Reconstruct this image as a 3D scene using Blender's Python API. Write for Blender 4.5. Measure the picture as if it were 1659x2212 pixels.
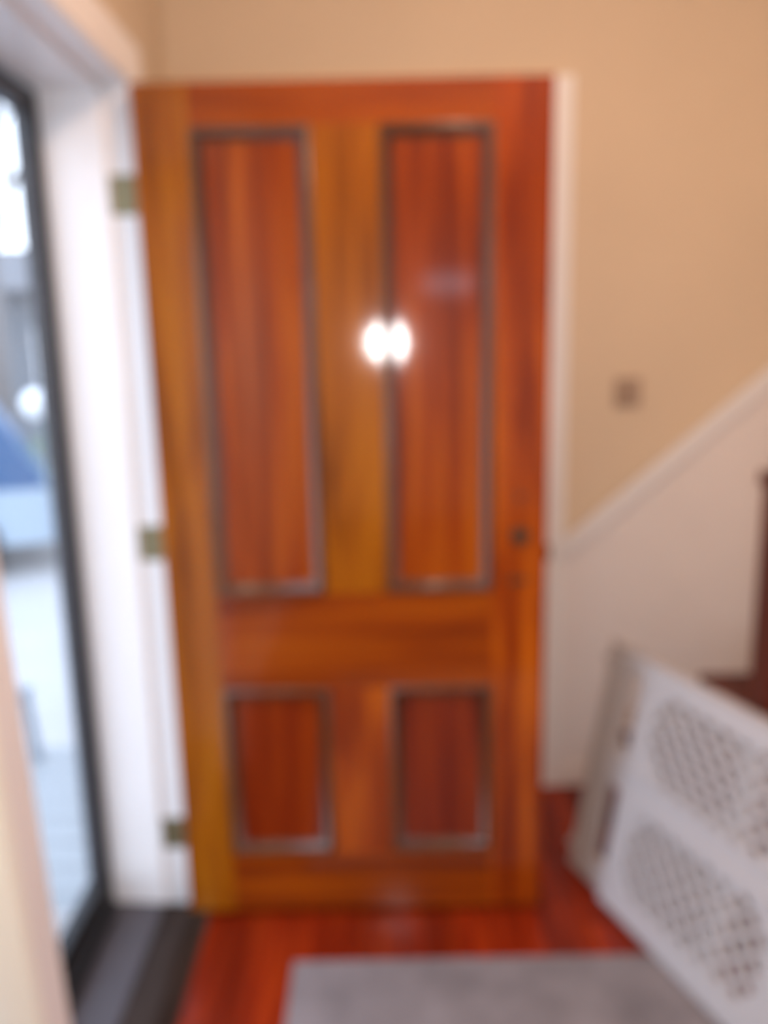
import bpy, bmesh, math, random
from mathutils import Vector, Matrix
random.seed(7)
for o in list(bpy.data.objects): bpy.data.objects.remove(o)
S = bpy.context.scene
C = S.collection
R = math.radians

# ------------------------------------------------------------------ camera
EYE = Vector((0, 0, 1.485))
cd = bpy.data.cameras.new('camera'); cam = bpy.data.objects.new('camera', cd); C.objects.link(cam)
cd.sensor_fit = 'VERTICAL'; cd.sensor_height = 36.0; cd.sensor_width = 27.0
cd.lens = 1800.0 / 2212.0 * 36.0
pitch, roll = R(11.51), R(1.19)
rot = Matrix.Rotation(math.pi/2 - pitch, 3, 'X')          # looks along +Y, tipped down
rot = rot @ Matrix.Rotation(-roll, 3, 'Z')
cam.matrix_world = Matrix.Translation(EYE) @ rot.to_4x4()
cd.clip_start = 0.02; cd.clip_end = 200
cd.dof.use_dof = True                                      # the photograph is focused far too near
cd.dof.focus_distance = 0.075
cd.dof.aperture_fstop = cd.lens / 1.9
S.camera = cam

# ------------------------------------------------------------------ sky, exposure, flash
S.view_settings.view_transform = 'Standard'; S.view_settings.look = 'None'
S.view_settings.gamma = 1.0; S.view_settings.use_curve_mapping = False
S.view_settings.exposure = 0.0
W = bpy.data.worlds.new('overcast_sky'); S.world = W; W.use_nodes = True
nt = W.node_tree; nt.nodes.clear()
out = nt.nodes.new('ShaderNodeOutputWorld'); bg = nt.nodes.new('ShaderNodeBackground')
tc = nt.nodes.new('ShaderNodeTexCoord'); sx = nt.nodes.new('ShaderNodeSeparateXYZ'); cr = nt.nodes.new('ShaderNodeValToRGB')
nt.links.new(tc.outputs['Generated'], sx.inputs[0]); nt.links.new(sx.outputs[2], cr.inputs[0])
cr.color_ramp.elements[0].position = 0.0; cr.color_ramp.elements[0].color = (0.80, 0.88, 1.0, 1)
cr.color_ramp.elements[1].position = 0.8; cr.color_ramp.elements[1].color = (0.66, 0.79, 1.0, 1)
nt.links.new(cr.outputs[0], bg.inputs[0]); bg.inputs[1].default_value = 4.2
nt.links.new(bg.outputs[0], out.inputs[0])
fl = bpy.data.lights.new('camera_flash', 'POINT'); fl.energy = 32.0; fl.color = (1, 0.97, 0.95); fl.shadow_soft_size = 0.078
fo = bpy.data.objects.new('camera_flash', fl); C.objects.link(fo); fo.location = EYE + Vector((0.026, 0.0, 0.0))
LAMP_STRENGTH = 96.0

# ------------------------------------------------------------------ helpers
def tag(o, label=None, cat=None, group=None, kind=None):
    if label: o['label'] = label
    if cat: o['category'] = cat
    if group: o['group'] = group
    if kind: o['kind'] = kind
    return o
def empty(name, loc, label=None, cat=None, group=None, kind=None):
    o = bpy.data.objects.new(name, None); C.objects.link(o); o.location = loc; o.empty_display_size = 0.05
    return tag(o, label, cat, group, kind)
def world_loc(o):
    v = Vector((0, 0, 0))
    while o: v += Vector(o.location); o = o.parent
    return v
def link(name, bm, m, parent=None, smooth=False, bevel=0.0, origin=None, segs=2):
    """mesh built in world coordinates; becomes ONE object"""
    base = Vector(origin) if origin is not None else (world_loc(parent) if parent else Vector((0, 0, 0)))
    if bevel > 0:
        bmesh.ops.bevel(bm, geom=[e for e in bm.edges if e.is_manifold and e.calc_face_angle(0) > 0.5], offset=bevel, segments=segs, profile=0.5, affect='EDGES')
    bmesh.ops.translate(bm, verts=bm.verts, vec=-base)
    bmesh.ops.recalc_face_normals(bm, faces=bm.faces)
    me = bpy.data.meshes.new(name); bm.to_mesh(me); bm.free(); me.materials.append(m)
    if smooth:
        for p in me.polygons: p.use_smooth = True
    o = bpy.data.objects.new(name, me); C.objects.link(o)
    if parent:
        o.parent = parent; o.location = base - world_loc(parent)
    else: o.location = base
    return o
def box(bm, x0, x1, y0, y1, z0, z1):
    v = [bm.verts.new(p) for p in ((x0,y0,z0),(x1,y0,z0),(x1,y1,z0),(x0,y1,z0),(x0,y0,z1),(x1,y0,z1),(x1,y1,z1),(x0,y1,z1))]
    for f in ((0,3,2,1),(4,5,6,7),(0,1,5,4),(1,2,6,5),(2,3,7,6),(3,0,4,7)): bm.faces.new([v[i] for i in f])
    return bm
def B(*a): return box(bmesh.new(), *a)
def hexa(pts):
    bm = bmesh.new(); v = [bm.verts.new(p) for p in pts]
    for f in ((0,3,2,1),(4,5,6,7),(0,1,5,4),(1,2,6,5),(2,3,7,6),(3,0,4,7)): bm.faces.new([v[i] for i in f])
    return bm
def prism(poly, axis, a, b, bm=None):
    """poly in the two other axes, extruded along axis from a to b"""
    bm = bm or bmesh.new()
    def P(u, v, t): return {'x': (t, u, v), 'y': (u, t, v), 'z': (u, v, t)}[axis]
    A = [bm.verts.new(P(u, v, a)) for u, v in poly]; D = [bm.verts.new(P(u, v, b)) for u, v in poly]
    bm.faces.new(A[::-1]); bm.faces.new(D)
    n = len(poly)
    for i in range(n): bm.faces.new([A[i], A[(i+1) % n], D[(i+1) % n], D[i]])
    return bm
def cyl(bm, c, r, h, axis='z', n=20, r2=None):
    M = {'z': Matrix.Identity(4), 'y': Matrix.Rotation(-math.pi/2, 4, 'X'), 'x': Matrix.Rotation(math.pi/2, 4, 'Y')}[axis]
    bmesh.ops.create_cone(bm, cap_ends=True, segments=n, radius1=r, radius2=r if r2 is None else r2, depth=h,
                          matrix=Matrix.Translation(c) @ M)
    return bm
def bar(bm, a, b, w, t, nrm):
    a = Vector(a); b = Vector(b); nrm = Vector(nrm).normalized(); d = (b-a).normalized(); s = d.cross(nrm).normalized()*w/2; k = nrm*t/2
    v = [bm.verts.new(p) for p in (a-s-k, a+s-k, a+s+k, a-s+k, b-s-k, b+s-k, b+s+k, b-s+k)]
    for f in ((0,3,2,1),(4,5,6,7),(0,1,5,4),(1,2,6,5),(2,3,7,6),(3,0,4,7)): bm.faces.new([v[i] for i in f])

# ------------------------------------------------------------------ materials
def base(name, rough=0.5, coat=0.0, coat_rough=0.1, metal=0.0, spec=0.5):
    m = bpy.data.materials.new(name); m.use_nodes = True; n = m.node_tree
    b = n.nodes['Principled BSDF']; b.inputs['Roughness'].default_value = rough; b.inputs['Metallic'].default_value = metal
    b.inputs['Coat Weight'].default_value = coat; b.inputs['Coat Roughness'].default_value = coat_rough
    b.inputs['Specular IOR Level'].default_value = spec
    return m, n, b
def plain(name, col, rough=0.5, var=0.05, scale=6, bump=0.0, **k):
    m, n, b = base(name, rough, **k)
    t = n.nodes.new('ShaderNodeTexCoord'); no = n.nodes.new('ShaderNodeTexNoise'); no.inputs['Scale'].default_value = scale; no.inputs['Detail'].default_value = 4
    r = n.nodes.new('ShaderNodeValToRGB'); n.links.new(t.outputs['Object'], no.inputs['Vector']); n.links.new(no.outputs['Fac'], r.inputs[0])
    r.color_ramp.elements[0].position = 0.3; r.color_ramp.elements[1].position = 0.7
    r.color_ramp.elements[0].color = (*[c*(1-var) for c in col], 1); r.color_ramp.elements[1].color = (*[min(1, c*(1+var)) for c in col], 1)
    n.links.new(r.outputs[0], b.inputs['Base Color'])
    if bump:
        bp = n.nodes.new('ShaderNodeBump'); bp.inputs['Strength'].default_value = bump; bp.inputs['Distance'].default_value = 0.002
        n.links.new(no.outputs['Fac'], bp.inputs['Height']); n.links.new(bp.outputs[0], b.inputs['Normal'])
    return m
def wood(name, dark, mid, light, stretch=(9, 9, 0.9), rough=0.4, coat=0.85, coat_rough=0.085, vary=0.25, scale=2.0):
    m, n, b = base(name, rough, coat, coat_rough, 0.0, 0.12)
    t = n.nodes.new('ShaderNodeTexCoord'); mp = n.nodes.new('ShaderNodeMapping'); mp.inputs['Scale'].default_value = stretch
    oi = n.nodes.new('ShaderNodeObjectInfo'); ad = n.nodes.new('ShaderNodeVectorMath'); ad.operation = 'ADD'
    ml = n.nodes.new('ShaderNodeMath'); ml.operation = 'MULTIPLY'; ml.inputs[1].default_value = 13.0
    n.links.new(oi.outputs['Random'], ml.inputs[0]); n.links.new(t.outputs['Object'], ad.inputs[0]); n.links.new(ml.outputs[0], ad.inputs[1])
    n.links.new(ad.outputs[0], mp.inputs[0])
    no = n.nodes.new('ShaderNodeTexNoise'); no.inputs['Scale'].default_value = scale; no.inputs['Detail'].default_value = 6; no.inputs['Distortion'].default_value = 0.4
    n.links.new(mp.outputs[0], no.inputs['Vector'])
    r = n.nodes.new('ShaderNodeValToRGB'); n.links.new(no.outputs['Fac'], r.inputs[0])
    e = r.color_ramp.elements; e[0].position = 0.33; e[0].color = (*dark, 1); e[1].position = 0.69; e[1].color = (*light, 1)
    q = e.new(0.5); q.color = (*mid, 1)
    hs = n.nodes.new('ShaderNodeHueSaturation'); mr = n.nodes.new('ShaderNodeMapRange')
    mr.inputs['To Min'].default_value = 1-vary; mr.inputs['To Max'].default_value = 1+vary
    n.links.new(oi.outputs['Random'], mr.inputs['Value']); n.links.new(mr.outputs[0], hs.inputs['Value'])
    n.links.new(r.outputs[0], hs.inputs['Color']); n.links.new(hs.outputs[0], b.inputs['Base Color'])
    bp = n.nodes.new('ShaderNodeBump'); bp.inputs['Strength'].default_value = 0.06; bp.inputs['Distance'].default_value = 0.001
    n.links.new(no.outputs['Fac'], bp.inputs['Height']); n.links.new(bp.outputs[0], b.inputs['Normal'])
    return m
M = {}
M['stile'] = wood('amber_varnished_pine', (0.17,0.040,0.001), (0.29,0.076,0.001), (0.38,0.120,0.002), vary=0.05)
M['stile_red'] = wood('red_amber_varnished_pine', (0.16,0.017,0.001), (0.29,0.045,0.001), (0.46,0.100,0.002), vary=0.04)
M['rail'] = wood('varnished_rail', (0.14,0.018,0.001), (0.23,0.036,0.001), (0.31,0.060,0.001), stretch=(0.9, 9, 9), vary=0.04)
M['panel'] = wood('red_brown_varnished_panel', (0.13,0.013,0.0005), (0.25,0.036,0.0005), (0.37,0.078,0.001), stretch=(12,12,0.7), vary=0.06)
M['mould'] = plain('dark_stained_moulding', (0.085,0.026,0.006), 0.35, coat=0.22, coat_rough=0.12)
M['panel_low'] = wood('red_dimmed_lower_panel', (0.11,0.008,0.001), (0.19,0.019,0.001), (0.28,0.038,0.001), stretch=(12,12,0.7), vary=0.06)  # redder wood, also darkened to paint in the dimmer light low down
M['floor'] = wood('cherry_floor', (0.12,0.007,0.001), (0.20,0.015,0.002), (0.29,0.030,0.003), stretch=(10,0.9,10), vary=0.22, coat=0.3, coat_rough=0.13)
M['tread'] = wood('dark_red_stair_wood', (0.070,0.009,0.004), (0.105,0.014,0.006), (0.14,0.022,0.008), stretch=(9,0.9,9), vary=0.12, coat=0.3, coat_rough=0.25)
M['post'] = wood('dark_red_newel_wood', (0.070,0.009,0.004), (0.095,0.013,0.006), (0.13,0.020,0.008), vary=0.05, coat=0.25, coat_rough=0.3)
M['wall'] = plain('beige_wall_paint', (0.70,0.57,0.415), 0.75, var=0.02, scale=3, bump=0.05)
M['white'] = plain('white_trim_paint', (0.84,0.83,0.83), 0.35, var=0.015)
M['cream'] = plain('cream_band_lit_edge', (0.90,0.88,0.78), 0.3, var=0.01)  # pale tone paints in the light catching the casing's outer edge
M['panelwhite'] = plain('off_white_panel_paint', (0.82,0.77,0.75), 0.45, var=0.015)
M['ceil'] = plain('ceiling_paint', (0.78,0.72,0.64), 0.8, var=0.01)
M['brass'] = plain('dull_brass', (0.24,0.20,0.11), 0.42, metal=0.55)
M['bronze'] = plain('dark_bronze', (0.07,0.055,0.035), 0.4, metal=0.6)
M['plate'] = plain('beige_switch_plate', (0.38,0.27,0.19), 0.45, var=0.02)
M['black'] = plain('black_door_aluminium', (0.030,0.028,0.032), 0.35, var=0.1)
M['rubber'] = plain('black_sweep', (0.010,0.010,0.012), 0.6)
M['saddle'] = plain('grey_metal_saddle', (0.075,0.068,0.080), 0.45, var=0.1)
M['sill'] = wood('dark_brown_sill_wood', (0.015,0.010,0.008), (0.028,0.018,0.014), (0.045,0.03,0.024), stretch=(9,0.9,9), vary=0.05, coat=0.1)
M['plastic'] = plain('white_gate_plastic', (0.50,0.49,0.51), 0.45, var=0.01)
M['rug'] = plain('grey_mottled_rug', (0.20,0.18,0.19), 0.95, var=0.22, scale=9, bump=0.8)
M['rugpile'] = plain('grey_rug_pile', (0.22,0.20,0.21), 0.95, var=0.25, scale=9)
M['concrete'] = plain('pale_concrete', (0.36,0.35,0.35), 0.8, var=0.05, scale=2)
M['deck'] = plain('pale_painted_deck_board', (0.25,0.27,0.29), 0.5, var=0.05, scale=3)
M['car'] = plain('silver_car_paint', (0.30,0.37,0.44), 0.25, var=0.01, coat=0.25, coat_rough=0.03)
M['carglass'] = plain('dark_blue_car_glass', (0.022,0.085,0.20), 0.3, var=0.02, spec=0.15)
M['carblue'] = plain('blue_car_paint', (0.03,0.10,0.22), 0.35, var=0.02)
M['tyre'] = plain('tyre', (0.02,0.02,0.022), 0.8)
M['chrome'] = plain('chrome', (0.75,0.77,0.8), 0.12, metal=1.0)
M['siding'] = plain('grey_blue_siding', (0.13,0.145,0.165), 0.7, var=0.06, scale=1)
M['roof'] = plain('grey_shingles', (0.12,0.12,0.13), 0.85, var=0.2, scale=8)
M['bark'] = plain('grey_brown_bark', (0.13,0.115,0.11), 0.9, var=0.25, scale=12, bump=0.6)
M['leaf'] = plain('green_leaves', (0.16,0.28,0.10), 0.6, var=0.3, scale=9)
M['ltpost'] = plain('blue_grey_metal', (0.13,0.17,0.22), 0.5)
M['globe'] = plain('white_lantern_globe', (0.92,0.93,0.95), 0.25, var=0.0)
M['outwall'] = plain('cream_house_siding', (0.62,0.58,0.52), 0.7)
def emis(name, col, s):
    m = bpy.data.materials.new(name); m.use_nodes = True; n = m.node_tree; n.nodes.clear()
    o = n.nodes.new('ShaderNodeOutputMaterial'); e = n.nodes.new('ShaderNodeEmission'); e.inputs[0].default_value = (*col, 1); e.inputs[1].default_value = s
    n.links.new(e.outputs[0], o.inputs[0]); return m
M['lamp'] = emis('glowing_lamp_dome', (1.0, 0.65, 0.44), LAMP_STRENGTH)
def glass(name):
    m = bpy.data.materials.new(name); m.use_nodes = True; n = m.node_tree; n.nodes.clear()
    o = n.nodes.new('ShaderNodeOutputMaterial'); t = n.nodes.new('ShaderNodeBsdfTransparent'); g = n.nodes.new('ShaderNodeBsdfGlossy')
    lw = n.nodes.new('ShaderNodeLayerWeight'); f = n.nodes.new('ShaderNodeMath'); f.operation = 'POWER'; f.inputs[1].default_value = 5.0
    n.links.new(lw.outputs['Facing'], f.inputs[0]); lw.inputs['Blend'].default_value = 0.5; mx = n.nodes.new('ShaderNodeMixShader')
    t.inputs[0].default_value = (0.97, 0.985, 1.0, 1); g.inputs['Roughness'].default_value = 0.02
    n.links.new(f.outputs[0], mx.inputs[0]); n.links.new(t.outputs[0], mx.inputs[1]); n.links.new(g.outputs[0], mx.inputs[2]); n.links.new(mx.outputs[0], o.inputs[0]); return m
M['glass'] = glass('clear_pane')

# ------------------------------------------------------------------ room shell
XL, XR, YB, YF, ZC = -0.60, 2.20, 2.603, -3.2, 2.78       # left wall, right wall, back wall, rear wall, ceiling
XO = -0.80                                                 # outside face of the left wall
def st(o, label, cat, kind='structure'): return tag(o, label, cat, None, kind)

# floor: base + planks
fr = st(link('floor', B(XL-.0, XR, YF, YB, -0.10, -0.018), M['floor'], origin=(0, 0, 0)), 'glossy red cherry plank floor of the entrance hall', 'floor')
pw = 0.084; meshes = {}
def plank_mesh(L, mat, w=pw, t=0.018, name='plank'):
    k = (round(L, 2), mat.name, w)
    if k not in meshes:
        bm = B(-w/2+.0006, w/2-.0006, -L/2+.0006, L/2-.0006, -t, 0)
        bmesh.ops.bevel(bm, geom=[e for e in bm.edges if all(v.co.z > -1e-4 for v in e.verts)], offset=0.0012, segments=1, affect='EDGES')
        me = bpy.data.meshes.new(name); bm.to_mesh(me); bm.free(); me.materials.append(mat); meshes[k] = me
    return meshes[k]
nrow = int((XR-XL)/pw)
pwid = (XR-XL)/nrow
for i in range(nrow):
    x = XL + (i+.5)*pwid; y = YF; first = random.choice([0.6, 0.9, 1.2, 1.5])
    while y < YB - 0.01:
        L = first if first else random.choice([1.2, 1.5, 1.8]); first = None
        if y + L > YB - 0.25: L = round(YB - y, 3)
        me = plank_mesh(L, M['floor'], w=pwid)
        o = bpy.data.objects.new('plank', me); C.objects.link(o); o.parent = fr; o.location = (x, y+L/2, 0); y += L

# walls
def wall(name, bm, label, m=None): return st(link(name, bm, m or M['wall']), label, 'wall')
wb = wall('wall_back', B(XL-.2, XR+.15, YB, YB+.12, -0.1, ZC), 'beige painted back wall behind the open wooden door')
bm = bmesh.new()
box(bm, XO, XL, 2.035, YB, -0.1, ZC); box(bm, XO, XL, 0.98, 2.035, 2.075, ZC); box(bm, XO, XL, YF, 0.98, -0.1, ZC)
wl = wall('wall_left', bm, 'beige left wall around the entrance doorway')
bm = bmesh.new()                                           # right wall, opening added towards the rear for cool fill
box(bm, XR, XR+.15, -0.1, YB, -0.1, ZC); box(bm, XR, XR+.15, YF, -2.6, -0.1, ZC); box(bm, XR, XR+.15, -2.6, -0.1, -0.1, 0.45); box(bm, XR, XR+.15, -2.6, -0.1, 2.25, ZC)
wall('wall_right', bm, 'beige right wall beyond the stairs')
bm = bmesh.new()                                           # rear wall, small high window
box(bm, XL-.2, 0.33, YF-.15, YF, -0.1, ZC); box(bm, 0.87, XR+.15, YF-.15, YF, -0.1, ZC); box(bm, 0.33, 0.87, YF-.15, YF, -0.1, 1.85); box(bm, 0.33, 0.87, YF-.15, YF, 2.06, ZC)
wall('wall_rear', bm, 'beige wall behind the camera with a small high window')
st(link('ceiling', B(XL-.2, XR+.15, YF-.15, YB+.12, ZC, ZC+.1), M['ceil']), 'pale ceiling of the hall', 'ceiling')
def window(name, x0, x1, y0, y1, z0, z1, axis, label):
    w = st(empty(name, ((x0+x1)/2, (y0+y1)/2, z0)), label, 'window')
    t = 0.035
    if axis == 'y':
        bm = bmesh.new(); ym = (y0+y1)/2
        box(bm, x0, x1, ym-.02, ym+.02, z0, z0+t); box(bm, x0, x1, ym-.02, ym+.02, z1-t, z1); box(bm, x0, x0+t, ym-.02, ym+.02, z0+t, z1-t); box(bm, x1-t, x1, ym-.02, ym+.02, z0+t, z1-t)
        link('window_frame', bm, M['white'], w); link('pane', B(x0+t, x1-t, ym-.003, ym+.003, z0+t, z1-t), M['glass'], w)
    else:
        bm = bmesh.new(); xm = (x0+x1)/2; ymid = (y0+y1)/2
        box(bm, xm-.02, xm+.02, y0, y1, z0, z0+t); box(bm, xm-.02, xm+.02, y0, y1, z1-t, z1)
        for a in (y0, ymid-t/2, y1-t): box(bm, xm-.02, xm+.02, a, a+t, z0+t, z1-t)
        link('window_frame', bm, M['white'], w)
        for a, b in ((y0+t, ymid-t/2), (ymid+t/2, y1-t)): link('pane', B(xm-.003, xm+.003, a, b, z0+t, z1-t), M['glass'], w)
window('window_1', 0.33, 0.87, YF-.15, YF, 1.85, 2.06, 'y', 'small high white framed window in the rear wall')
window('fill_window', XR, XR+.15, -2.6, -0.1, 0.45, 2.25, 'x', 'added wide white framed window in the right wall behind the camera, for cool fill')  # unseen window, added to let cool fill daylight into the hall

# ------------------------------------------------------------------ entrance doorway trim
ZH = 2.058                                                 # underside of head jamb
tj = st(empty('trim_1', (-0.67, 2.0, 0)), 'white painted door jamb with stop beside the open wooden door', 'door jamb')
link('jamb_board', B(XO, -0.545, 2.000, 2.034, 0.0, 2.074), M['white'], tj, bevel=.002)
link('door_stop', B(-0.742, -0.607, 1.984, 1.9998, 0.022, ZH-.013), M['white'], tj, bevel=.003)
link('outer_stop', B(-0.80, -0.787, 1.97, 1.9998, 0.022, ZH-.013), M['white'], tj, bevel=.002)
th = st(empty('trim_2', (-0.67, 1.5, 2.058)), 'white painted head jamb over the entrance doorway', 'door jamb')
link('jamb_board', B(XO, -0.545, 1.05, 1.9995, ZH, 2.074), M['white'], th, bevel=.002)
link('door_stop', B(-0.742, -0.607, 1.06, 1.983, ZH-.013, ZH-.0003), M['white'], th, bevel=.003)
st(link('trim_3', B(-0.5995, -0.541, 2.005, 2.095, 0.0, 2.0635), M['white'], bevel=.006), 'white upright door casing hidden behind the hinged side of the wooden door', 'door casing')
st(link('trim_4', B(-0.5995, -0.541, 1.02, 2.095, 2.064, 2.156), M['white'], bevel=.012, segs=3), 'white head casing above the entrance doorway', 'door casing')
# near jamb and its casing, a little out of plumb
st(link('trim_5', B(XO, -0.6, 0.985, 1.02, 0.0, 2.074), M['white'], bevel=.002), 'white near side door jamb behind the leaning casing', 'door jamb')
yb, yt = 1.215, 1.045
st(link('trim_6', hexa([(-0.5995,yb-.100,0.0),(-0.535,yb-.100,0.0),(-0.535,yb,0.0),(-0.5995,yb,0.0),
                        (-0.5995,yt-.100,2.0635),(-0.535,yt-.100,2.0635),(-0.535,yt,2.0635),(-0.5995,yt,2.0635)]), M['panelwhite'], bevel=.006),
   'cream near side door casing at the lower left edge, slightly out of plumb', 'door casing')
st(link('trim_10', hexa([(-0.5995,yb-.128,0.0),(-0.522,yb-.128,0.0),(-0.522,yb-.1005,0.0),(-0.5995,yb-.1005,0.0),
                        (-0.5995,yt-.128,2.0635),(-0.522,yt-.128,2.0635),(-0.522,yt-.1005,2.0635),(-0.5995,yt-.1005,2.0635)]), M['cream'], bevel=.006, segs=3),
   'raised outer band of the near side door casing, colour brightened as edge light, lower left edge', 'door casing')
st(link('baseboard_left', B(-0.5995, -0.585, -3.19, 1.0, 0.0, 0.12), M['white'], bevel=.004), 'white baseboard along the left wall behind the camera', 'baseboard')

# threshold
t = st(empty('threshold', (-0.65, 1.5, 0)), 'dark grey and brown threshold between storm door and wood floor', 'threshold')
link('metal_saddle', prism([(-0.80,0.0),(-0.612,0.0),(-0.612,0.022),(-0.716,0.030),(-0.80,0.026)], 'y', 1.022, 1.983), M['saddle'], t, bevel=.002)
link('wooden_sill', prism([(-0.611,0.0005),(-0.485,0.0005),(-0.487,0.006),(-0.53,0.020),(-0.611,0.022)], 'y', 1.216, 1.984), M['sill'], t, bevel=.002)

# storm door (closed)
XS0, XS1 = -0.786, -0.752
sd = st(empty('door_2', (-0.77, 1.5, 0.031)), 'black framed glass storm door, closed, on the outer side of the doorway', 'storm door')
y0, y1 = 1.032, 1.996
for a, b, in ((y0, y0+.075), (y1-.058, y1)): link('stile', B(XS0, XS1, a, b, 0.034, ZH-.014), M['black'], sd, bevel=.004)
link('top_rail', B(XS0, XS1, y0+.0755, y1-.0585, 1.992, ZH-.014), M['black'], sd, bevel=.004)
link('kick_rail', B(XS0, XS1, y0+.0755, y1-.0585, 0.046, 0.128), M['rubber'], sd, bevel=.004)
link('drip_edge', B(-0.7515, -0.722, y0+.0755, y1-.0585, 0.0312, 0.072), M['rubber'], sd, bevel=.004)
link('door_sweep', B(-0.778, -0.760, y0+.0755, y1-.0585, 0.032, 0.0457), M['rubber'], sd)
link('pane', B(-0.772, -0.766, y0+.0755, y1-.0585, 0.1282, 1.9918), M['glass'], sd)
hd = link('handle', box(box(box(bmesh.new(), -0.7518, -0.72, 1.06, 1.075, 1.0, 1.012), -0.7518, -0.72, 1.06, 1.075, 1.11, 1.122), -0.728, -0.716, 1.058, 1.077, 0.99, 1.132), M['black'], sd, bevel=.002)
tag(hd, 'black pull handle')

# ------------------------------------------------------------------ the wooden door, wide open
DY, DT = 1.957, 0.044                                      # front face, thickness
DX0, DX1, DZ0, DZ1 = -0.535, 0.391, 0.017, 2.047
d = st(empty('door_1', (-0.535, 1.979, 0.017)), 'varnished orange brown wooden door with four panels, standing wide open', 'door')
yb0, yb1 = DY, DY+DT
cols = [(-0.413, -0.146), (0.005, 0.262)]
rows = [(0.181, 0.640), (0.884, 1.957)]
L, m0, m1, Rr = cols[0][0], cols[0][1], cols[1][0], cols[1][1]
s = link('stile', B(DX0, L, yb0, yb1, DZ0, DZ1), M['stile'], d, bevel=.0025); 
s = link('stile', B(Rr, DX1, yb0, yb1, DZ0, DZ1), M['stile_red'], d, bevel=.0025); tag(s, 'redder lock stile')
link('top_rail', B(L+.0003, Rr-.0003, yb0, yb1, rows[1][1], DZ1), M['rail'], d, bevel=.0012)
link('lock_rail', B(L+.0003, Rr-.0003, yb0, yb1, rows[0][1], rows[1][0]), M['rail'], d, bevel=.0012)
link('bottom_rail', B(L+.0003, Rr-.0003, yb0, yb1, DZ0, rows[0][0]), M['rail'], d, bevel=.0012)
link('muntin', B(m0, m1, yb0, yb1, rows[1][0]+.0003, rows[1][1]-.0003), M['stile'], d, bevel=.0012)
tag(link('muntin', B(m0, m1, yb0, yb1, rows[0][0]+.0003, rows[0][1]-.0003), M['stile_red'], d, bevel=.0012), 'redder lower muntin')
PROF = [(0.0,0.0),(0.002,-0.0035),(0.006,-0.0060),(0.011,-0.0060),(0.0155,-0.0030),(0.0185,0.0030),(0.0205,0.0080),(0.0235,0.0108),(0.028,0.0118),(0.028,0.020),(0.0,0.020)]
def moulding(x0, x1, z0, z1, side):
    bm = bmesh.new(); rings = []
    for (dd, hh) in PROF:
        y = (yb0 + hh) if side < 0 else (yb1 - hh)
        rings.append([bm.verts.new(p) for p in ((x0+dd,y,z0+dd),(x1-dd,y,z0+dd),(x1-dd,y,z1-dd),(x0+dd,y,z1-dd))])
    n = len(rings)
    for i in range(n):
        a, b = rings[i], rings[(i+1) % n]
        for k in range(4): bm.faces.new([a[k], a[(k+1) % 4], b[(k+1) % 4], b[k]])
    return bm
def panel(x0, x1, z0, z1):
    # raised field: edge thin, centre proud
    bm = bmesh.new(); c = (yb0+yb1)/2; e, g = 0.010, 0.075
    for sgn in (-1, 1):
        o = [bm.verts.new(p) for p in ((x0,c+sgn*.008,z0),(x1,c+sgn*.008,z0),(x1,c+sgn*.008,z1),(x0,c+sgn*.008,z1))]
        q = 0.05
        i = [bm.verts.new(p) for p in ((x0+q,c+sgn*.0083,z0+q),(x1-q,c+sgn*.0083,z0+q),(x1-q,c+sgn*.0083,z1-q),(x0+q,c+sgn*.0083,z1-q))]
        bm.faces.new(i)
        for k in range(4): bm.faces.new([o[k], o[(k+1) % 4], i[(k+1) % 4], i[k]])
        if sgn < 0: o1 = o
        else:
            for k in range(4): bm.faces.new([o1[k], o1[(k+1) % 4], o[(k+1) % 4], o[k]])
    return bm
for (xa, xb) in cols:
    for (za, zb) in rows:
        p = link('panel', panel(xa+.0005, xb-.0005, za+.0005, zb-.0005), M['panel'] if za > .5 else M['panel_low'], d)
        for sd_ in (-1, 1):
            mo = link('moulding', moulding(xa, xb, za, zb, sd_), M['mould'], p, smooth=True)
            mo.modifiers.new('n', 'WEIGHTED_NORMAL') if False else None
# hinges: leaf on the jamb rabbet, knuckle in the corner
for zc in (1.824, 1.012, 0.222):
    h = link('hinge', B(-0.603, -0.548, 1.9965, 2.0002, zc-.043, zc+.043), M['brass'], d, bevel=.0008)
    bm = bmesh.new(); cyl(bm, (-0.5405, 1.9975, zc), 0.0052, 0.092, n=12); link('knuckle', bm, M['brass'], h, smooth=True)
    bm = bmesh.new()
    for dz in (-.028, .0, .028): cyl(bm, (-0.585 if dz else -0.57, 1.9955, zc+dz), 0.0035, 0.0015, 'y', 10)
    link('screws', bm, M['brass'], h)
# lock hardware on the right stile
bm = bmesh.new(); cyl(bm, (0.327, yb0-.003, 1.022), 0.021, 0.006, 'y', 24); k = link('lock_cylinder', bm, M['bronze'], d, bevel=.0015)
bm = bmesh.new(); cyl(bm, (0.327, yb0-.009, 1.022), 0.011, 0.008, 'y', 20); box(bm, 0.3262, 0.3278, yb0-.0136, yb0-.0125, 1.014, 1.030); link('keyway', bm, M['bronze'], k)
bm = bmesh.new(); cyl(bm, (0.326, yb0-.0015, 1.118), 0.009, 0.003, 'y', 20); tag(link('bolt_cap', bm, M['mould'], d, bevel=.0008), 'small dark wooden plug above the lock')
link('finger_plate', B(0.300, 0.345, yb0-.0018, yb0, 0.902, 0.918), M['mould'], d, bevel=.0006)
lt = link('latch', B(DX1-.0005, DX1+.011, 1.968, 1.988, 0.957, 0.990), M['bronze'], d, bevel=.002)
link('latch_plate', B(DX1, DX1+.0015, 1.966, 1.992, 0.93, 1.02), M['bronze'], d)

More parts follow.
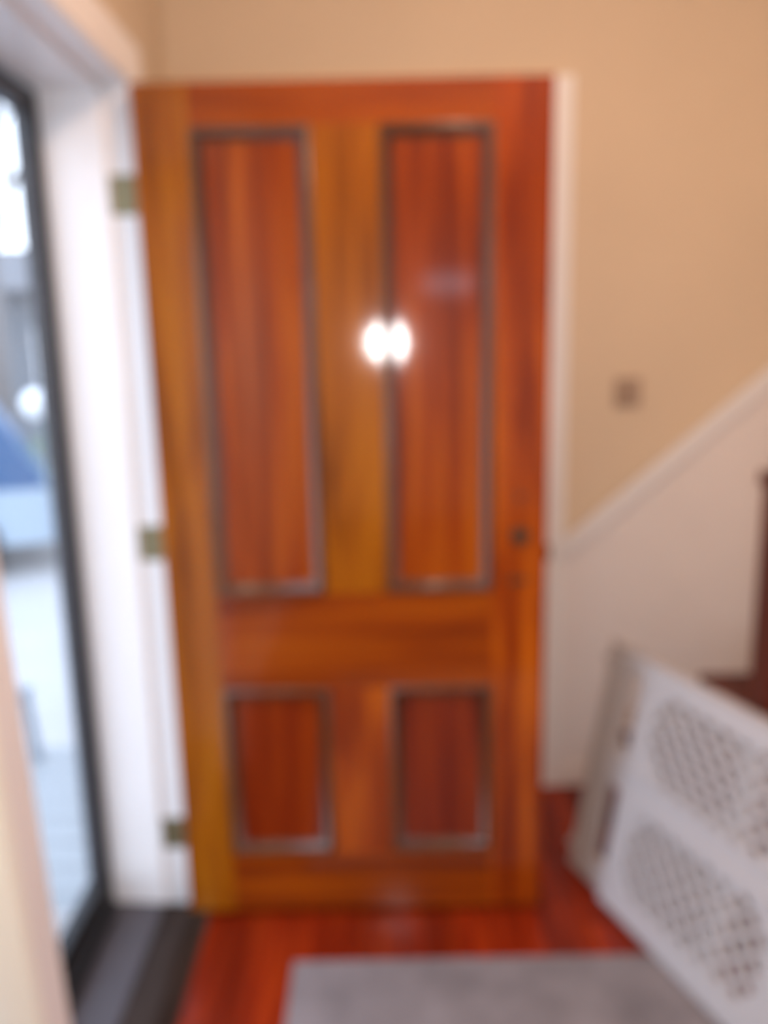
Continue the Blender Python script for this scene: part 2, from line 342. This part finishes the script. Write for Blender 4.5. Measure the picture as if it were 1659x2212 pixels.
# ------------------------------------------------------------------ back wall trim
def zdiag(x): return 0.858 + (x-0.566)*0.850
st(link('trim_7', B(0.485, 0.571, YB-.022, YB, 0.0, 2.223), M['white'], bevel=.004), 'white upright casing on the back wall right of the wooden door', 'casing')
xe = 2.19
ws = st(link('trim_8', prism([(0.5715,0.0),(xe,0.0),(xe,zdiag(xe)-.04),(0.5715,zdiag(0.5715)-.04)], 'y', YB-.014, YB-.0003), M['panelwhite']),
   'off white sloping wall panel beside the stairs below the white cap', 'wall panel')
st(link('trim_9', prism([(0.5715,zdiag(0.5715)-.062),(xe,zdiag(xe)-.062),(xe,zdiag(xe)),(0.5715,zdiag(0.5715))], 'y', YB-.034, YB-.0145), M['white'], bevel=.005),
   'white sloping cap rail rising to the right over the stairs', 'rail')
st(link('baseboard_back', B(0.572, 0.795, YB-.021, YB-.0145, 0.0, 0.075), M['panelwhite'], bevel=.002), 'low off white baseboard on the back wall left of the stairs', 'baseboard')
# closet doorway that the open door hides
st(link('trim_11', B(-0.43, 0.4845, YB-.022, YB, 2.140, 2.223), M['white'], bevel=.004), 'white head casing on the back wall hidden behind the wooden door', 'casing')
st(link('trim_12', B(-0.43, -0.345, YB-.022, YB, 0.0, 2.1395), M['white'], bevel=.004), 'white left casing on the back wall hidden behind the wooden door', 'casing')
cd3 = st(empty('door_3', (0.07, YB-.008, 0.01)), 'closed white closet door behind the open wooden door', 'closet door')
link('leaf', B(-0.3445, 0.4845, YB-.010, YB-.0003, 0.008, 2.1395), M['panelwhite'], cd3, bevel=.002)
for za, zb in ((0.2, 0.95), (1.1, 2.0)):
    for xa, xb in ((-0.25, 0.03), (0.11, 0.39)): link('raised_panel', B(xa, xb, YB-.015, YB-.0102, za, zb), M['panelwhite'], cd3, bevel=.004)
bm = bmesh.new(); bmesh.ops.create_uvsphere(bm, u_segments=16, v_segments=10, radius=0.026, matrix=Matrix.Translation((0.43, YB-.055, 1.0))); cyl(bm, (0.43, YB-.025, 1.0), 0.009, 0.03, 'y', 12)
link('knob', bm, M['brass'], cd3, smooth=True)
# switch plate
sp = empty('switch_plate', (0.762, YB, 1.27), 'small square beige switch plate on the beige back wall', 'switch')
link('plate', B(0.722, 0.802, YB-.007, YB-.0003, 1.272, 1.362), M['plate'], sp, bevel=.0025)
for x in (0.745, 0.779): link('rocker', B(x-.011, x+.011, YB-.011, YB-.0069, 1.292, 1.342), M['plate'], sp, bevel=.0015)

# ------------------------------------------------------------------ stairs and newel post
stx = empty('staircase', (0.80, 2.2, 0), 'dark red wooden stairs with white risers climbing right along the back wall', 'stairs')
ys0, ys1 = 1.85, YB-.0145
for i in range(5):
    x = 0.805 + i*0.250; z = 0.195*(i+1)
    link('riser', B(x, x+.018, ys0+.02, ys1, z-.195 + (0.0 if i == 0 else .0003), z-.0285), M['panelwhite'], stx)
    link('tread', B(x-.022, x+.2675+.0, ys0, ys1, z-.028, z), M['tread'], stx, bevel=.006)
bm = bmesh.new()
poly = [(0.8235,0.0)]
link('stringer', prism([(0.8235,0.0),(2.05,0.0),(2.05,0.945),(1.8235,0.945),(1.8235,0.750),(1.5735,0.750),(1.5735,0.555),(1.3235,0.555),(1.3235,0.360),(1.0735,0.360),(1.0735,0.165),(0.8235,0.165)], 'y', ys0+.0205-.02, ys0+.0195), M['panelwhite'], stx)
nw = empty('newel_post', (0.887, 1.772, 0), 'dark red square wooden newel post at the right edge behind the gate', 'newel post')
link('shaft', B(0.842, 0.932, 1.727, 1.817, 0.0, 1.16), M['post'], nw, bevel=.006)
link('cap', B(0.834, 0.940, 1.719, 1.825, 1.1603, 1.19), M['post'], nw, bevel=.008)
bm = bmesh.new(); bmesh.ops.create_uvsphere(bm, u_segments=20, v_segments=12, radius=0.04, matrix=Matrix.Translation((0.887, 1.772, 1.222))); link('finial', bm, M['post'], nw, smooth=True)

# ------------------------------------------------------------------ rug
rug = empty('rug', (0.27, 1.2, 0), 'grey mottled low pile rug on the wood floor at the bottom', 'rug')
bm = B(-0.235, 0.775, 0.35, 1.768, 0.0005, 0.009)
link('pile', bm, M['rug'], rug, bevel=.003)
bm = bmesh.new()
for a in ((-0.243,-0.2355,0.342,1.776),(0.7755,0.783,0.342,1.776),(-0.235,0.775,0.342,0.3495),(-0.235,0.775,1.7685,1.776)): box(bm, a[0], a[1], a[2], a[3], 0.0005, 0.008)
link('binding', bm, M['rugpile'], rug)

# ------------------------------------------------------------------ gate: two sliding lattice panels leaning on the newel
G0 = Vector((0.550, 1.980, 0.0175)); U = Vector((0.346, -0.938, 0)).normalized(); N = Vector((0.938, 0.346, 0)).normalized()
lean = R(10.79); Wv = Vector((0, 0, 1))*math.cos(lean) + N*math.sin(lean); K = U.cross(Wv).normalized()
if K.dot(N) < 0: K = -K
gate = empty('safety_gate', G0, 'white plastic lattice safety gate of two overlapping panels, leaning towards the stairs', 'gate')
def gp(s, h, k=0.0): return G0 + U*s + Wv*h + K*k
def gbox(bm, s0, s1, h0, h1, k0, k1):
    v = [bm.verts.new(gp(*p)) for p in ((s0,h0,k0),(s1,h0,k0),(s1,h1,k0),(s0,h1,k0),(s0,h0,k1),(s1,h0,k1),(s1,h1,k1),(s0,h1,k1))]
    for f in ((0,3,2,1),(4,5,6,7),(0,1,5,4),(1,2,6,5),(2,3,7,6),(3,0,4,7)): bm.faces.new([v[i] for i in f])
    return bm
def clip(p, dvec, s0, s1, h0, h1):
    t0, t1 = -9, 9
    for a, b, lo, hi in ((p[0], dvec[0], s0, s1), (p[1], dvec[1], h0, h1)):
        if abs(b) < 1e-9:
            if a < lo or a > hi: return None
            continue
        u, v = (lo-a)/b, (hi-a)/b
        if u > v: u, v = v, u
        t0, t1 = max(t0, u), min(t1, v)
    return (t0, t1) if t1-t0 > 0.004 else None
def lattice(s0, s1, h0, h1, k0, k1, ph=(0.441+.027, 0.225), step=0.0283*2, w=0.0115):
    bm = bmesh.new(); km = (k0+k1)/2
    e = 0.008
    for sg in (1, -1):
        for i in range(-30, 31):
            # strands run halfway between the hole centres
            px = ph[0] + (i+0.5)*step; p = (px, ph[1]); r = clip(p, (1, sg), s0-e, s1+e, h0-e, h1+e)
            if not r: continue
            a = gp(p[0]+r[0], p[1]+sg*r[0], km + sg*.0004); b = gp(p[0]+r[1], p[1]+sg*r[1], km + sg*.0004)
            bar(bm, a, b, w, abs(k1-k0), K)
    return bm
RAILS = [(0.0, 0.072), (0.292, 0.388), (0.606, 0.664)]
def frame_panel(nm, s0, s1, mulls, k0, k1, label, skip=(), ph=(0.441, 0.225)):
    root = link(nm, gbox(bmesh.new(), s0, s1, 0.0, RAILS[0][1], k0, k1), M['plastic'], gate, bevel=.005)
    tag(root, label)
    for (a, b) in RAILS[1:]:
        link('rail', gbox(bmesh.new(), s0, s1, a, b, k0, k1), M['plastic'], root, bevel=.005)
    # raised lip of the middle rail
    kf = k0
    for (a, b) in (RAILS[0][1], RAILS[1][0]), (RAILS[1][1], RAILS[2][0]):
        for (m_a, m_b) in mulls:
            link('stile', gbox(bmesh.new(), m_a, m_b, a+.0004, b-.0004, k0+.0006, k1-.0006), M['plastic'], root, bevel=.004)
        for i in range(len(mulls)-1):
            sa, sb = mulls[i][1], mulls[i+1][0]
            if i in skip: continue
            link('lattice', lattice(sa, sb, a, b, k0+.004, k1-.004, ph), M['plastic'], root)
            # little corner webs that round the opening
            q = 0.045
            for cx_, sx_ in ((sa, 1), (sb, -1)):
                for cz_, sz_ in ((a, 1), (b, -1)):
                    bm = bmesh.new(); pts = [(cx_, cz_), (cx_+sx_*q, cz_), (cx_, cz_+sz_*q*1.3)]
                    A = [bm.verts.new(gp(u, v, k0+.003)) for u, v in pts]; D = [bm.verts.new(gp(u, v, k1-.003)) for u, v in pts]
                    bm.faces.new(A); bm.faces.new(D[::-1])
                    for j in range(3): bm.faces.new([A[j], A[(j+1) % 3], D[(j+1) % 3], D[j]])
                    link('corner_web', bm, M['plastic'], root)
    return root
fp = frame_panel('front_panel', 0.0, 0.600, [(0.0, 0.070), (0.522, 0.600)], 0.0, 0.0190, 'front lattice panel with wide white rails')
bp = frame_panel('back_panel', -0.168, 0.392, [(-0.168, -0.082), (0.002, 0.045), (0.345, 0.392)], 0.0205, 0.0395, ph=(0.429, 0.213), label='rear lattice panel sliding behind the front one', skip=(0,))
link('rail_ridge', gbox(bmesh.new(), 0.004, 0.596, 0.376, 0.387, -0.0055, -0.0002), M['plastic'], fp, bevel=.002)
link('rail_groove_bar', gbox(bmesh.new(), 0.30, 0.52, 0.315, 0.330, -0.0035, -0.0002), M['plastic'], fp, bevel=.002)
for (a, b) in ((-0.12, 0.055), (-0.12, 0.61)):
    bm = bmesh.new(); c = gp(-0.176, b, 0.030); bmesh.ops.create_cone(bm, cap_ends=True, segments=14, radius1=.014, radius2=.011, depth=.014, matrix=Matrix.Translation(c) @ U.to_track_quat('Z', 'Y').to_matrix().to_4x4())
    tag(link('bumper', bm, M['plastic'], bp, smooth=False), 'round end bumper')
for h in (0.50,):
    link('latch_knob', gbox(bmesh.new(), -0.045, -0.0005, 0.470, 0.515, 0.0205, 0.036), M['plate'], bp, bevel=.003)

# ------------------------------------------------------------------ ceiling lamp
cl = empty('ceiling_lamp', (0.52, 1.15, ZC), 'warm glowing round ceiling lamp over the rug', 'lamp')
bm = bmesh.new(); cyl(bm, (0.52, 1.15, ZC-.012), 0.17, 0.024, n=32); link('base', bm, M['white'], cl, bevel=.003)
bm = bmesh.new(); bmesh.ops.create_uvsphere(bm, u_segments=28, v_segments=14, radius=0.15)
bmesh.ops.delete(bm, geom=[v for v in bm.verts if v.co.z > 0.001], context='VERTS'); bmesh.ops.scale(bm, vec=(1, 1, .55), verts=bm.verts); bmesh.ops.translate(bm, vec=(0.52, 1.15, ZC-.0242), verts=bm.verts)
link('dome', bm, M['lamp'], cl, smooth=True)

# ------------------------------------------------------------------ outside
GZ = -0.56
st(link('ground', B(-60, 40, -40, 80, GZ-.2, GZ), M['concrete']), 'pale bright paving beyond the porch', 'ground')
st(link('wall_outside', B(XO-.02, XO-.001, 2.04, 4.6, GZ, 3.4), M['outwall']), 'cream outer wall of the house beside the porch', 'wall')
pf = empty('porch', (-1.6, 1.7, GZ), 'pale blue grey painted porch floor outside the storm door', 'porch')
link('joists', B(-2.4, XO-.022, 0.3, 3.16, GZ, -0.171), M['deck'], pf)
y = 0.3
while y < 3.15:
    link('board', B(-2.42, XO-.022, y, y+.132, -0.17, -0.145), M['deck'], pf, bevel=.004); y += 0.14
link('porch_sill', B(XO-.14, XO-.022, 1.0, 2.03, -0.1445, -0.02), M['concrete'], pf, bevel=.004)
# porch rail post stub
po = empty('porch_post', (-1.43, 3.1, -0.145), 'blue grey metal post at the far edge of the porch', 'post')
link('shaft', prism([(-1.435,-0.1445),(-1.41,-0.1445),(-1.435,0.14),(-1.458,0.14)], 'y', 3.1, 3.135), M['ltpost'], po, bevel=.003)
link('cap', B(-1.466, -1.427, 3.09, 3.145, 0.1403, 0.162), M['ltpost'], po, bevel=.004)
# silver van standing across, nose to the right
car = empty('van', (-2.9, 7.6, GZ), 'silver and blue van parked on the pale paving outside', 'van')
prof = [(-7.4,.30),(-3.0,.30),(-2.90,.42),(-2.90,.62),(-3.0,.73),(-3.14,.80),(-7.5,.84),(-7.55,.75),(-7.5,.36)]
link('body', prism([(x, z+GZ) for x, z in prof], 'y', 7.6, 9.4), M['car'], car, bevel=.06, segs=3)
cab = [(-3.08,.80),(-3.42,1.42),(-3.65,1.50),(-7.2,1.50),(-7.45,.845)]
link('cabin_glass', prism([(x, z+GZ) for x, z in cab], 'y', 7.70, 9.30), M['carglass'], car, bevel=.04)
link('roof', prism([(x, z+GZ) for x, z in [(-3.45,1.505),(-3.68,1.56),(-7.1,1.56),(-7.25,1.505)]], 'y', 7.68, 9.32), M['carblue'], car, bevel=.02)
for xx in (-4.75, -6.1): link('pillar', B(xx-.05, xx+.05, 7.67, 7.70, .85+GZ, 1.50+GZ), M['car'], car)
for xx in (-3.85, -6.6):
    for yy in (7.66, 9.34):
        bm = bmesh.new(); cyl(bm, (xx, yy, .33+GZ), .33, .22, 'y', 24); w = link('wheel', bm, M['tyre'], car, bevel=.02)
        bm = bmesh.new(); cyl(bm, (xx, yy+(-.115 if yy < 8 else .115), .33+GZ), .20, .02, 'y', 16); link('hub', bm, M['chrome'], w)
for yy in (7.66, 9.08): link('headlamp', B(-2.96, -2.86, yy, yy+.25, .60+GZ, .80+GZ), M['chrome'], car, bevel=.02)
link('bumper', B(-3.0, -2.84, 7.57, 9.43, .34+GZ, .50+GZ), M['chrome'], car, bevel=.03)
for k_ in range(4): link('grille_bar', B(-2.92, -2.885, 8.0, 9.0, .55+GZ+k_*.05, .575+GZ+k_*.05), M['chrome'], car)
car.rotation_euler = (0, 0, R(23.5))
# lantern, shrub, tree, neighbour house
ln = empty('garden_lantern', (-4.52, 11.0, GZ), 'white globe lantern on a post behind the silver van', 'lantern')
bm = bmesh.new(); cyl(bm, (-4.52, 11.0, GZ+.58), .03, 1.16, n=12); link('post', bm, M['ltpost'], ln)
bm = bmesh.new(); bmesh.ops.create_uvsphere(bm, u_segments=20, v_segments=12, radius=.19, matrix=Matrix.Translation((-4.52, 11.0, GZ+1.34))); link('globe', bm, M['globe'], ln, smooth=True)
sh = empty('shrub', (-4.5, 12.6, GZ), 'light green leafy shrub behind the silver van', 'shrub')
bm = bmesh.new()
for i in range(2600):
    v = Vector((random.gauss(0,1), random.gauss(0,1), random.gauss(0,1))).normalized()*random.uniform(.6, 1.0)
    c = Vector((-4.5+v.x*.75, 12.6+v.y*.6, GZ+.62+v.z*.58)); a = Vector((random.uniform(-1,1), random.uniform(-1,1), random.uniform(-1,1))).normalized(); b_ = a.orthogonal().normalized()
    s_ = random.uniform(.03,.06); vs = [bm.verts.new(c+q) for q in (a*s_, b_*s_*.5, -a*s_, -b_*s_*.5)]; bm.faces.new(vs)
fo_ = link('foliage', bm, M['leaf'], sh); fo_['kind'] = 'stuff'
bm = bmesh.new(); cyl(bm, (-4.5, 12.6, GZ+.3), .05, .6, n=8); link('stem', bm, M['bark'], sh)
tr = empty('bare_tree', (-6.35, 14.0, GZ), 'bare grey brown tree standing in front of the grey house', 'tree')
def limb(bm, a, b, r0, r1, n=8):
    a = Vector(a); b = Vector(b); bmesh.ops.create_cone(bm, cap_ends=True, segments=n, radius1=r0, radius2=r1, depth=(b-a).length, matrix=Matrix.Translation((a+b)/2) @ (b-a).to_track_quat('Z','Y').to_matrix().to_4x4())
bm = bmesh.new(); limb(bm, (-6.35,14,GZ), (-6.3,14,3.0), .22, .15, 14); link('trunk', bm, M['bark'], tr, smooth=True)
bm = bmesh.new()
def grow(a, dirv, L_, r, k):
    b = a + dirv*L_; limb(bm, a, b, r, r*.7)
    if k == 0: return
    for _ in range(3): grow(b, (dirv + Vector((random.uniform(-.7,.7), random.uniform(-.7,.7), random.uniform(-.1,.5)))).normalized(), L_*.72, r*.62, k-1)
for _ in range(4): grow(Vector((-6.3,14,2.9)), Vector((random.uniform(-.6,.6), random.uniform(-.5,.5), 1)).normalized(), 1.2, .10, 3)
link('branches', bm, M['bark'], tr)
hs = empty('neighbour_house', (-9.0, 18.0, GZ), 'grey blue house with vertical boards across the way', 'house')
link('wall', B(-15, -3.0, 17.0, 22.0, GZ, 2.6), M['siding'], hs)
x = -15.0
while x < -3.1:
    link('batten', B(x, x+.14, 16.95, 16.999, GZ, 2.6), M['deck'] if int(x*3) % 2 else M['siding'], hs); x += 0.4
link('roof', prism([(16.5,2.6),(22.5,2.6),(19.5,3.7)], 'x', -15.3, -2.7), M['roof'], hs)
for xx in (-12.0, -8.6, -6.9, -5.2):
    w = link('window', B(xx, xx+.9, 16.93, 16.9495, .5, 1.9), M['globe'], hs); link('pane', B(xx+.07, xx+.83, 16.92, 16.9297, .57, 1.83), M['carglass'], w)
